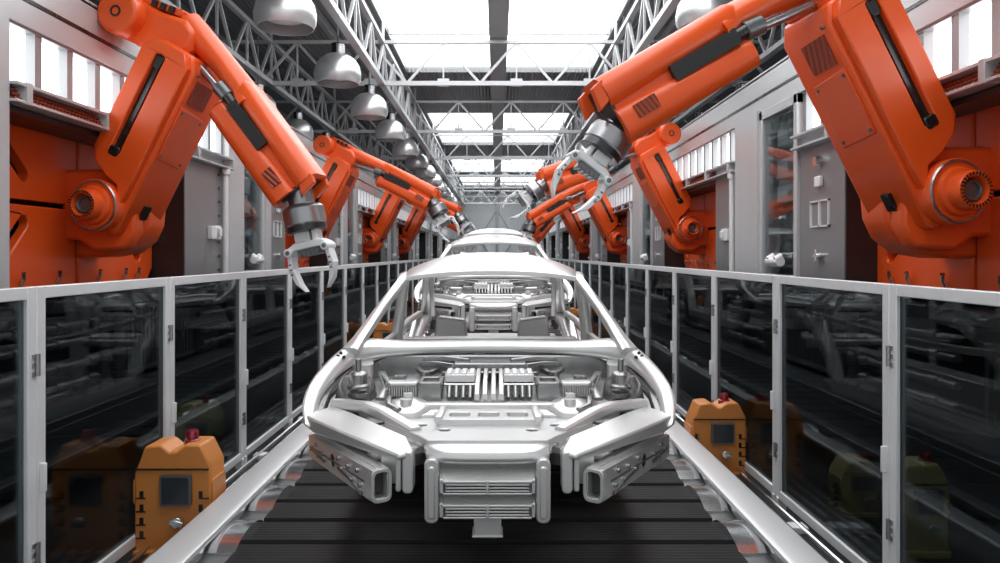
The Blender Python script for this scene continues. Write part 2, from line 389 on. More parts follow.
# ---------------- glass fence
def fence(s, F, y0, step, n, side):
    zb, zt = -1.68, -.148; st = .065
    loc = (s*F, y0, zb)
    th = thing('glass_fence_panel', 'nearest white-framed smoked glass fence panel on the %s side' % side, 'fence panel', loc, 'glass fence panels on the %s' % side)
    f = MB(); h = .022
    y1 = y0+step-.004
    def bx(mb, a0, a1, u0, u1, z0, z1): mb.box(min(s*(F+a0), s*(F+a1)), max(s*(F+a0), s*(F+a1)), u0, u1, z0, z1)
    bx(f, -h, h, y0, y0+st, zb, zt); bx(f, -h, h, y1-st, y1, zb, zt); bx(f, -h, h, y0+st, y1-st, zt-.055, zt); bx(f, -h, h, y0+st, y1-st, zb, zb+.06)
    f.build('frame', ALU, th, off=loc, bevel=.004)
    for yy in (y0+.01, y1-st+.01):
        ft = MB(); bx(ft, -.03, .03, yy, yy+.045, FLOORZ, zb+.01); ft.build('foot', ALU, th, off=loc)
    g = MB(); bx(g, -.004, .004, y0+st, y1-st, zb+.06, zt-.055); g.build('glass_pane', GLASS, th, off=loc)
    for z in (-.5, -1.35):
        q = MB(); q.cyl((s*(F-.03), y1-.004, z-.05), (s*(F-.03), y1-.004, z+.05), .011, n=8)
        for k in range(3): bx(q, -.03, -.022, y1-.035, y1+.002, z-.05+k*.04, z-.03+k*.04)
        q.build('hinge', STEEL, th, off=loc)
    q = MB(); bx(q, -.05, -.022, y0+.015, y0+.03, -1.08, -.95); q.build('handle', ALU, th, off=loc, bevel=.004)
    for i in range(1, n):
        c = copy_tree(th); c.location.y = y0+step*i
        c['label'] = '%s white-framed smoked glass fence panel on the %s side' % (NTH[i], side)
fence(-1, FL, 3.39-1.385, 1.385, 25, 'left')
fence(1, FR, 3.83-1.5-.14, 1.5, 25, 'right')

# ---------------- conveyor
BC = -.05
loc = (BC, 2, BELTZ)
cv = thing('belt_conveyor', 'long black slatted belt conveyor with silver side beams down the middle', 'conveyor', loc)
b = MB(); y = 1.6; pr = []
while y < 46:
    pr += [(y, BELTZ), (y+.018, BELTZ-.03), (y+.032, BELTZ-.03), (y+.05, BELTZ+.004), (y+.29, BELTZ+.004)]; y += .325
pr += [(46.5, BELTZ), (46.5, BELTZ-.12), (1.6, BELTZ-.12)]
b.prism([(p[0], p[1]) for p in pr], BC-1.27, BC+1.27, 'x')
b.build('belt', RUBBER, cv, off=loc)
for s in (-1, 1):
    x = lambda a: BC+s*a
    bm = MB(); sec = [(1.385, -1.44), (1.39, -1.42), (1.42, -1.41), (1.55, -1.395), (1.565, -1.41), (1.565, -1.44), (1.50, -1.46), (1.50, FLOORZ), (1.42, FLOORZ), (1.42, -1.46)]
    bm.prism([(x(a), z) for a, z in sec], 1.6, 46.5, 'y'); bm.build('side_beam', BEAM, cv, off=loc, bevel=.006)
    tr = MB(); sec = [(1.275, -1.56), (1.275, -1.52), (1.29, -1.515), (1.42, -1.51), (1.42, -1.56)]
    tr.prism([(x(a), z) for a, z in sec], 1.6, 46.5, 'y'); tr.build('edge_channel', DSTEEL, cv, off=loc)
    for k in range(46):
        yy = 1.9+k*.62
        q = MB(); rows = []
        for j in range(9):
            t = j/8; rows.append((yy+t*.46, -1.50+.05*math.sin(math.pi*t)**.7))
        poly = rows+[(yy+.46, -1.512), (yy, -1.512)]
        q.prism(poly, x(1.265), x(1.41), 'x'); q.build('guide_plate', CHROME, cv, off=loc)
# rails in the trench between conveyor and fences, in sections between the control boxes
for s, F, side, cuts in ((-1, FL, 'left', (4.42, 12.7, 20.8)), (1, FR, 'right', (5.95, 16.2, 25.5))):
    x = (BC+s*1.62+s*F)/2; a0 = 1.6
    for n_, cut in enumerate(cuts+(46.2,)):
        y0, y1 = a0, cut-.2; a0 = cut+.2; loc = (x, y0, FLOORZ)
        th = thing('rail_track', '%s section of the polished floor rods by the %s fence, between the orange boxes' % (NTH[n_], side), 'rail', loc, 'floor rod tracks on the %s' % side)
        MB().box(x-.13, x+.13, y0, y1, FLOORZ, FLOORZ+.06).build('bed', MACH, th, off=loc)
        for k in (-.08, 0, .08): MB().cyl((x+k, y0, FLOORZ+.1), (x+k, y1, FLOORZ+.1), .014, n=10).build('rod', CHROME, th, off=loc)
        y = y0+.15
        while y < y1-.15: MB().box(x-.12, x+.12, y, y+.1, FLOORZ+.06, FLOORZ+.1).build('crosspiece', ALU, th, off=loc, bevel=.004); y += 1.385

# ---------------- control boxes
def control_box(x, y, m, label, group, wd=.42, sc=1.0, rot=0, zs=.92, zo=0):
    loc = (x, y, FLOORZ+zo); th = thing('control_box', label, 'control box', loc, group, rot)
    th.scale = (sc, sc, sc*zs)
    w2 = wd/2; h = .64; d = .22
    prof = [(-w2, .02), (-w2, .48), (-w2+.03, .55), (-w2+.06, .63), (-w2+.15, .64), (-w2+.20, .60), (w2-.20, .60), (w2-.15, .64), (w2-.06, .64), (w2-.02, .56), (w2, .52), (w2, .02)]
    b = MB(); b.prism(prof, -d/2, d/2, 'y'); b.build('casing', m, th, bevel=.012)
    MB().box(-w2+.01, w2-.01, -d/2-.012, -d/2+.01, .50, .508).build('seam', BLACK, th)
    sc_ = MB(); sc_.prism(rnd(-.065, .115, .30, .475, .015), -d/2-.025, -d/2, 'y'); s1 = sc_.build('screen_frame', DSTEEL, th)
    MB().prism(rnd(-.052, .102, .313, .462, .01), -d/2-.028, -d/2-.02, 'y').build('screen', SCREEN, s1)
    k = MB(); k.cyl((.04, -d/2-.05, .215), (.04, -d/2, .215), .03); k.bar((.005, -d/2-.05, .225), (.08, -d/2-.05, .205), .02, .03)
    k.build('rotary_knob', CHROME, th, bevel=.003)
    for sx in (-1, 1):
        for q in range(4):
            v = MB(); z = .06+.075*q+.05; v.box(sx*.17-.028+.012*sx, sx*.17+.028+.012*sx, -d/2-.004, -d/2+.01, z, z+.008); v.box(sx*.17-.018, sx*.17+.004, -d/2-.004, -d/2+.01, z+.008, z+.045)
            v.build('vent_slot', BLACK, th)
        g = MB(); g.prism(rnd(-.1, .1, .30, .44, .02), sx*w2, sx*(w2+.01), 'x'); g.build('side_grip', m, th)
    bc = MB(); bc.lathe([(0, .6), (.045, .6), (.045, .645), (.036, .65), (.036, .69), (.03, .70), (0, .70)], (.07, 0, 0)); bc.build('beacon', RED, th)
    ft = MB(); ft.box(-w2, w2, -d/2-.03, d/2+.03, 0, .05); ft.build('base', m, th, bevel=.01)
    return th
g = 'orange control boxes beside the conveyor'
control_box(-1.865, 4.42, BOXO, 'large orange control box beside the conveyor at the lower left', g, .44, zs=1.02)
control_box(-1.86, 12.7, BOXO, 'second orange control box from the camera on the left side', g)
control_box(-1.86, 20.8, BOXO, 'farthest orange control box on the left side', g)
control_box(1.73, 5.95, BOXO, 'large orange control box beside the right glass fence, nearest the camera', g)
control_box(1.73, 16.2, BOXO, 'second orange control box from the camera on the right side', g)
control_box(1.73, 25.5, BOXO, 'farthest orange control box on the right side', g)
g = 'yellow boxes behind the glass'
control_box(2.46, 4.42, BOXY, 'olive yellow control box behind the right glass, nearer of the two', g, .32, .9, zs=.93, zo=0)
control_box(2.42, 5.1, BOXY, 'olive yellow control box behind the right glass, farther of the two', g, .27, .9, zs=.64, zo=0)
control_box(-2.42, 6.1, BOXY, 'olive yellow control box behind the left glass', g, .35, .95, zs=.9, zo=0)

# ================================================================ ceiling steel
def long_truss(x, i, label):
    loc = (x, 1, 3.5); th = thing('roof_truss', label, 'truss', loc, 'lengthwise roof trusses')
    MB().bar((x, 1, 3.5), (x, END-.2, 3.5), .13, .09).build('bottom_chord', TRUSS, th, off=loc)
    MB().bar((x, 1, 4.35), (x, END-.2, 4.35), .10, .08).build('top_chord', TRUSS, th, off=loc)
    wb = MB(); y = 1.2; up = False; k = 0
    while y < END-1.2:
        z0, z1 = (3.5, 4.35) if not up else (4.35, 3.5)
        wb.bar((x, y, z0), (x, y+.75, z1), .05, .05); 
        if not up: wb.bar((x, y+.75, 3.5), (x, y+.75, 4.35), .04, .04)
        up = not up; y += .75
    wb.build('web', TRUSS, th, off=loc)
    y = 3.3
    while y < END: MB().cyl((x, y, 4.35), (x, y, 4.76), .04, n=8).build('hanger_post', TRUSS, th, off=loc); y += 6.05
long_truss(-2.35, 0, 'white lattice truss along the left edge of the skylights')
long_truss(2.45, 1, 'white lattice truss along the right edge of the skylights')
long_truss(-4.65, 2, 'outer lengthwise lattice truss above the left robots')
long_truss(4.75, 3, 'outer lengthwise lattice truss above the right robots')
TY = [15.4+6.05*k for k in range(7)]
for i, y in enumerate(TY):
    loc = (0, y, 3.5); th = thing('cross_truss', '%s white lattice truss spanning the hall crosswise under the roof' % NTH[i], 'truss', loc, 'crosswise roof trusses')
    MB().bar((-8.1, y, 3.5), (8.1, y, 3.5), .09, .09).build('bottom_chord', TRUSS, th, off=loc)
    MB().bar((-8.1, y, 4.35), (8.1, y, 4.35), .08, .06).build('top_chord', TRUSS, th, off=loc)
    wb = MB(); x = -8.1+.25; up = False
    while x < 7.9:
        z0, z1 = (3.5, 4.35) if not up else (4.35, 3.5)
        wb.bar((x, y, z0), (x+.75, y, z1), .05, .05); up = not up; x += .75
    x = -8.1+1
    while x < 7.9: wb.bar((x, y, 3.5), (x, y, 4.35), .03, .03); wb.box(x-.12, x+.12, y-.02, y+.02, 3.44, 3.6); x += 1.5
    wb.build('web', TRUSS, th, off=loc)
loc = (.03, 1, 4.4); th = thing('roof_beam', 'wide grey steel beam running along the middle of the skylights', 'beam', loc)
bb = MB(); bb.box(-.16, .22, 1, END-.2, 4.42, 4.45); bb.box(-.16, .22, 1, END-.2, 4.7, 4.73); bb.box(0.0, .06, 1, END-.2, 4.45, 4.7)
bb.build('web', TRUSS_G, th, off=loc)
st = MB(); y = 1.5
while y < END-1: st.box(-.15, .21, y, y+.02, 4.45, 4.7); y += .76
st.build('stiffener', TRUSS_G, th, off=loc)
for i, x in enumerate((-7.2, -6.0, -3.5, 3.6, 6.0, 7.2)):
    tag(MB().bar((x, 0.5, 4.66), (x, END-.2, 4.66), .10, .16).build('roof_purlin', TRUSS_G, loc=(x, .5, 4.66)),
        ['leftmost', 'second from left', 'third from left', 'third from right', 'second from right', 'rightmost'][i]+' of the grey purlins running lengthwise under the dark roof', 'purlin', 'roof purlins')

# ---------------- pendant lamps
def make_lamp(label, group, loc):
    th = thing('pendant_lamp', label, 'lamp', loc, group)
    d = MB(); out = [(.10, .36), (.19, .33), (.28, .26), (.345, .16), (.37, .04), (.365, -.05), (.335, -.12)]; inn = [(.325, -.12), (.35, -.05), (.355, .04), (.33, .15), (.27, .245), (.18, .315), (.08, .34)]
    d.lathe([(0, .365)]+out+inn+[(0, .34)], (0, 0, 0), n=40); d.build('dome', LAMP, th)
    MB().lathe([(0, .10), (.24, .10), (.26, .03), (.22, -.02), (.10, -.04), (0, -.04)], (0, 0, 0), n=28).build('reflector', LAMPIN, th)
    n = MB(); n.cyl((0, 0, .35), (0, 0, .52), .10, n=20); n.build('neck', BLACK, th)
    n = MB(); n.cyl((.03, -.02, .36), (.03, -.02, .50), .085, n=20); n.build('ballast', LAMP, th)
    MB().cyl((0, 0, .52), (0, 0, 4.78-loc[2]), .012, n=6).build('cord', DSTEEL, th)
    return th
first = None
rows = [(-2.54, 9.0, 12, 'left inner'), (2.52, 9.0, 12, 'right inner'), (-4.72, 14.8, 6, 'left outer'), (4.8, 14.8, 6, 'right outer')]
for x, y0, n, nm in rows:
    for k in range(n):
        lab = '%s silver dome pendant lamp in the %s row' % (NTH[k], nm)
        if first is None: first = make_lamp(lab, 'pendant lamps in the %s row' % nm, (x, y0, 2.83)); continue
        c = copy_tree(first); c.location = (x, y0+2.95*k, 2.83+EZ); c['label'] = lab; c['group'] = 'pendant lamps in the %s row' % nm

# ================================================================ robots
def robot(side, y, label, b_deg, gdir, a_deg=28, yaw=12, flen=1.62, z=.40, sc=1.0, dx=0, lean=0, gs=1.0, gx0=0):
    sx = 1 if side < 0 else -1
    W = WL if side < 0 else WR
    loc = (side*(W+dx), y, z)
    th = thing('robot_arm', label, 'robot', loc, 'orange welding robots along the line')
    th.scale = (sc, sc, sc)
    Yw = Matrix.Rotation(math.radians(-yaw), 4, 'Z') @ Matrix.Rotation(math.radians(-lean), 4, 'Y')
    a = math.radians(a_deg)
    # --- wall plates and bearing block (not yawed)
    for (p0, p1, q0, q1, sl) in ((-1.3, -.02, -.66, -.02, ((-.95, -.40), (-.70, -.15))), (.02, 1.35, -.66, -.02, ((1.05, -.40), (.80, -.15))),
                                 (-1.3, -.02, .02, .58, ((-.95, .42), (-.70, .20))), (.02, 1.35, .02, .58, ((1.05, .42), (.80, .20)))):
        pl = MB(sx=sx)
        c = .14; oy0, oy1 = (p0, p1)
        outer = [(p0+(c if p0 < -1 else 0), q0), (p1-(c if p1 > 1 else 0), q0), (p1, q0+(c if p1 > 1 else 0)), (p1, q1), (p0, q1), (p0, q0+(c if p0 < -1 else 0))]
        if p0 > -1: outer = [o for i, o in enumerate(outer) if i != 5]
        if p1 < 1: outer = [o for o in outer if o != (p1, q0)] + []
        if p1 < 1: outer = [(p0+c, q0), (p1, q0), (p1, q1), (p0, q1), (p0, q0+c)]
        else: outer = [(p0, q0), (p1-c, q0), (p1, q0+c), (p1, q1), (p0, q1)]
        pl.prism(outer, -.44, -.36, 'x', holes=[slot2(sl[0], sl[1], .055)])
        pl.build('base_plate', ORANGE, th, bevel=.012)
    for yy in (-1.0, -.75, -.3, .3, .75, 1.0): MB(sx=sx).tube([(-.36, yy, -.62), (-.33, yy, -.56), (-.31, yy-.03, -.52)], .016, 8).build('hook_pin', CHROME, th)
    cl = MB(sx=sx)
    for yy in (-1.28, 1.28):
        for zz in (-.22, .42): cl.cbox((-.34, yy, zz), (.05, .1, .09)); cl.cyl((-.33, yy, zz), (-.29, yy, zz), .03, n=12)
    cl.build('clip', CHROME, th, bevel=.005)
    bk = MB(sx=sx)
    bk.prism([(-.40, .30), (-.05, .30), (.12, .22), (.19, .05), (.20, -.20), (.12, -.34), (-.14, -.36), (-.26, -.27), (-.40, -.27)], -.16, .0, 'y')
    bk.prism([(-.40, .28), (.05, .28), (.18, .15), (.235, .02), (.22, -.14), (.16, -.27), (.04, -.37), (-.18, -.41), (-.40, -.41)], .0, .34, 'y')
    bk.build('bearing_block', ORANGE, th, bevel=.03)
    R = MB(Yw, sx)
    R.lathe([(0, -.34), (.205, -.34), (.205, -.20), (.195, -.16), (0, -.16)], (0, 0, 0), (0, 1, 0), 40); o = R.build('pivot_flange', ORANGE, th, bevel=.006)
    MB(Yw, sx).lathe([(.178, -.345), (.192, -.350), (.202, -.335), (.178, -.335)], (0, 0, 0), (0, 1, 0), 40).build('pivot_ring', STEEL, o)
    hb = MB(Yw, sx); hb.lathe([(.155, -.34), (.145, -.37), (.118, -.38), (.118, -.46), (.11, -.475), (.085, -.475), (.078, -.46), (.078, -.42), (0, -.42)], (0, 0, 0), (0, 1, 0), 40)
    hb.build('pivot_hub', ORANGE, th)
    cp = MB(Yw, sx); cp.lathe([(.073, -.425), (.06, -.45), (.05, -.445), (.045, -.43), (0, -.43)], (0, 0, 0), (0, 1, 0), 32); cp.build('hub_core', DSTEEL, th)
    tt = MB(Yw, sx)
    for k in range(28):
        t = 2*math.pi*k/28; c, s_ = math.cos(t), math.sin(t); tt.bar((.088*c, -.478, .088*s_), (.108*c, -.478, .108*s_), .008, .008, (0, 1, 0))
    tt.build('hub_teeth', BLACK, th)
    # --- lower arm: u along, n towards the belt
    A = Yw @ Matrix.Translation((-.055, 0, .02)) @ Matrix(((math.cos(a), 0, math.sin(a), 0), (0, 1, 0, 0), (-math.sin(a), 0, math.cos(a), 0), (0, 0, 0, 1)))   # local x = t, z = s
    la = MB(A, sx)
    body = [(-.20, .40), (-.14, .31), (-.02, .25), (.10, .22), (.135, .05), (.15, -.13), (.18, -.16), (.25, -.15), (.27, -.10), (.27, 1.28), (.20, 1.40), (-.10, 1.42), (-.20, 1.30)]
    la.prism(body, -.24, .28, 'y')
    la.prism([(.10, .0), (.20, .0), (.20, -.165), (.05, -.20), (.0, -.17)], -.12, .22, 'y')
    lo = la.build('lower_arm', ORANGE, th, bevel=.022)
    cv_ = MB(A, sx); cv_.prism([(-.19, .42), (-.13, .33), (.0, .265), (.13, .235), (.225, .10), (.235, .30), (.235, 1.30), (.17, 1.39), (-.10, 1.40), (-.19, 1.31)], -.30, -.235, 'y', holes=[rnd(-.055, .035, .44, 1.30, .03, 3)])
    co = cv_.build('slotted_cover', ORANGE, lo, bevel=.010)
    q = MB(A, sx); q.box(-.055, -.005, -.258, -.238, .44, 1.29); q.build('slot_strip', BLACK, lo)
    q = MB(A, sx); q.prism(rnd(-.045, .025, 1.19, 1.29, .02, 3), -.292, -.25, 'y'); q.build('slot_stop', BLACK, lo, bevel=.008); q = MB(A, sx); q.prism(rnd(-.06, .03, .42, .50, .02, 3), -.306, -.25, 'y')
    q.build('slot_stop', BLACK, lo, bevel=.008)
    q = MB(A, sx); q.prism([(-.2, .55), (.16, .50), (.16, .95), (-.2, 1.0)], .268, .282, 'x', ); q.build('hatch', ORANGE, lo, bevel=.006)
    q = MB(A, sx); q.prism([(-.16, 1.04), (.10, 1.02), (.10, 1.22), (-.16, 1.24)], .268, .278, 'x'); q.build('vent_grille', ORANGE_D, lo)
    q = MB(A, sx); q.prism([(-.06, .02), (.02, .02), (.02, .14), (-.06, .14)], .262, .295, 'x'); q.build('slit', BLACK, lo)
    for yy, zz in ((-.17, .58), (.13, .54), (-.17, .96), (.13, .92), (-.19, 1.28)): MB(A, sx).cyl((.275, yy, zz), (.29, yy, zz), .012, n=10).build('screw', DSTEEL, lo)
    # --- elbow
    el = MB(Yw, sx)
    el.prism([(.28, 1.32), (.22, 1.46), (.30, 1.60), (.44, 1.61), (.60, 1.50), (.80, 1.41), (.87, 1.30), (.82, 1.17), (.70, 1.10), (.48, 1.18)], -.18, .26, 'y')
    eo = el.build('elbow', ORANGE, th, bevel=.04)
    dk = MB(Yw, sx); dk.lathe([(0, -.31), (.15, -.31), (.172, -.29), (.175, -.1), (.175, .30), (0, .30)], (.30, 0, 1.50), (0, 1, 0), 36); dk.build('elbow_drum', ORANGE, th, bevel=.008)
    dk = MB(Yw, sx); dk.lathe([(.03, -.315), (.045, -.315), (.045, -.305), (.03, -.305), (.03, -.315)], (.30, 0, 1.50), (0, 1, 0), 24); dk.build('drum_ring', BLACK, eo)
    bx_ = MB(Yw, sx); bx_.bar((.42, .0, 1.64), (.76, .0, 1.47), .28, .06); bx_.build('elbow_cover', ORANGE, eo, bevel=.012)
    bx_ = MB(Yw, sx)
    for k in range(3): bx_.bar((.52+.07*k, -.15, 1.59-.035*k), (.56+.07*k, -.15, 1.57-.035*k), .03, .05)
    bx_.build('connector_sockets', BLACK, eo)
    # --- forearm: p along, q up
    b = math.radians(b_deg)
    F = Yw @ Matrix.Translation((.76, 0, 1.30)) @ Matrix(((math.cos(b), 0, math.sin(b), 0), (0, 1, 0, 0), (-math.sin(b), 0, math.cos(b), 0), (0, 0, 0, 1)))
    fa = MB(F, sx)
    fa.loft([[(p, yc+ry*math.cos(2*math.pi*k/16), qc+rq*math.sin(2*math.pi*k/16)) for k in range(16)] for p, yc, ry, qc, rq in ((-.12, -.03, .12, .05, .115), (.0, -.03, .12, .06, .115), (.35, -.03, .115, .09, .10), (.62, -.03, .14, .10, .10), (.75, -.03, .17, .06, .12))])
    def sec(p, y0, y1, q0, q1, r):
        return [(p, yy, qq) for yy, qq in rnd(y0, y1, q0, q1, r, 4)]
    fa.loft([sec(.55, -.12, .06, .03, .17, .06), sec(.66, -.18, .12, .03, .205, .07), sec(flen, -.20, .17, .0, .205, .09)])
    fa.loft([sec(.60, -.12, .08, -.18, -.06, .045), sec(.64, -.18, .12, -.23, -.04, .075), sec(flen, -.20, .17, -.235, .0, .08)])
    fa.box(.66, flen-.001, -.15, .15, -.12, .12)
    fo = fa.build('forearm', ORANGE, th, bevel=.0, ang=40)
    q = MB(F, sx); q.box(.70, flen-.42, -.192, -.15, -.055, .045); q.build('channel', BLACK, fo)
    q = MB(F, sx); q.cyl((.60, -.145, -.005), (flen-.43, -.145, -.005), .046, n=18); q.build('damper', BLACK, fo)
    q = MB(F, sx); q.cyl((.50, -.125, -.02), (.63, -.135, -.005), .062, n=18); q.build('collar', DSTEEL, fo, bevel=.006)
    q = MB(F, sx); q.cyl((.0, -.09, -.09), (.54, -.125, -.03), .030, n=16); q.build('push_rod', STEEL, fo)
    q = MB(F, sx); q.prism([(flen-.25, -.13), (flen-.10, -.13), (flen-.10, -.045), (flen-.25, -.045)], -.206, -.19, 'y'); q.build('vent_grille', ORANGE_D, fo)
    q = MB(F, sx); q.loft([sec(flen-.02, -.155, .125, -.165, .15, .06), sec(flen+.004, -.155, .125, -.165, .15, .06)]); q.build('end_opening_shade', BLACK, fo)  # black block in the forearm end, painted shade of the opening
    q = MB(F, sx); q.prism([(flen-.02, .185), (flen+.06, .16), (flen+.08, .02), (flen+.0, .05)], .10, .16, 'y'); q.build('end_lug', ORANGE, fo, bevel=.008); q = MB(F, sx); q.prism([(flen-.02, .185), (flen+.06, .16), (flen+.08, .02), (flen+.0, .05)], -.19, -.13, 'y')
    q.build('end_lug', ORANGE, fo, bevel=.008)
    # --- wrist and gripper, pointing along gdir
    E = Vector((.76, 0, 1.30)) + Vector((math.cos(b), 0, -math.sin(b)))*(flen+.01) + Vector((math.sin(b), 0, math.cos(b)))*(-.04)
    gx, gz = gdir; l = math.hypot(gx, gz); g_ = Vector((gx/l, 0, gz/l)); h_ = Vector((-g_.z, 0, g_.x))     # h_ across
    G = Yw @ Matrix.Translation(E+Vector((gx0, 0, 0))) @ Matrix(((h_.x, 0, -g_.x, 0), (0, 1, 0, 0), (h_.z, 0, -g_.z, 0), (0, 0, 0, 1)))    # local z = backwards along g, so use -z
    G = G @ Matrix.Diagonal((gs, gs, gs, 1)); G2 = G @ Matrix.Translation((0, 0, -.29)) @ Matrix.Diagonal((.80, .9, .82, 1)) @ Matrix.Translation((0, 0, .29))
    wr = MB(G, sx)
    wr.lathe([(0, .06), (.10, .06), (.10, -.08), (.15, -.10), (.165, -.12), (.165, -.24), (.15, -.26), (0, -.26)], (0, 0, 0), (0, 0, 1), 32)
    wo = wr.build('wrist', STEEL, th)
    wr = MB(G, sx); wr.lathe([(.155, -.235), (.158, -.30), (.13, -.305), (0, -.305)], (0, 0, 0), (0, 0, 1), 32); wr.build('wrist_band', BLACK, wo)
    gb = MB(G2, sx); gb.box(-.11, .05, -.09, .07, -.40, -.29); gb.box(.07, .12, -.09, .07, -.42, -.29)
    gb.prism([(-.20, -.44), (-.12, -.40), (.16, -.40), (.22, -.44), (.22, -.50), (.12, -.47), (-.12, -.47), (-.20, -.52)], -.10, .06, 'y')
    go = gb.build('gripper', ALU, th, bevel=.008)
    q = MB(G2, sx); q.box(-.11, .11, -.07, .05, -.53, -.465)
    for k in range(5): q.box(-.10+.045*k, -.07+.045*k, -.085, .06, -.54, -.50)
    q.build('actuator', DSTEEL, go, bevel=.004)
    for s2 in (-1, 1):
        fg = MB(G2, sx)
        fg.prism(circ(s2*.19, -.48, .042, 20), -.125, .08, 'y')
        fg.prism([(s2*.165, -.47), (s2*.215, -.47), (s2*.238, -.66), (s2*.192, -.68)], -.085, .05, 'y')
        fg.prism([(s2*.19, -.62), (s2*.242, -.64), (s2*.195, -.79), (s2*.11, -.88), (s2*.15, -.79)], -.07, .035, 'y')
        f1 = fg.build('finger', ALU, go, bevel=.006)
        MB(G2, sx).prism(circ(s2*.19, -.48, .022, 14), -.13, -.12, 'y').build('joint_pin', DSTEEL, go)
        for k in range(3): MB(G2, sx).box(s2*.205-.012, s2*.205+.012, -.09, -.08, -.60-.05*k, -.585-.05*k).build('finger_bolt', DSTEEL, go)
    return th
robot(-1, 6.5, 'nearest orange robot on the left wall, arm bent steeply down', 58, (0.12, -1), yaw=8, a_deg=33, sc=1.05, dx=-.04, lean=5, flen=1.55)
robot(-1, 13.4, 'second orange robot from the camera on the left, arm reaching right', 27, (.5, -.85), yaw=8)
robot(-1, 20.1, 'third orange robot from the camera on the left wall', 22, (.6, -.8), yaw=8)
robot(-1, 26.8, 'farthest orange robot on the left wall', 30, (.4, -.9), yaw=8)
robot(1, 5.15, 'nearest orange robot on the right wall, forearm stretched over the cars', 31, (.58, -.81), yaw=9, a_deg=29, flen=1.60, sc=1.05, dx=-.10, gs=.84, gx0=-.10)
robot(1, 12.15, 'second orange robot from the camera on the right wall', 20, (.8, -.6), yaw=8)
robot(1, 19.2, 'third orange robot from the camera on the right wall', 31, (.3, -.95), yaw=8)
robot(1, 26.4, 'farthest orange robot on the right wall', 50, (.5, -.9), yaw=8)

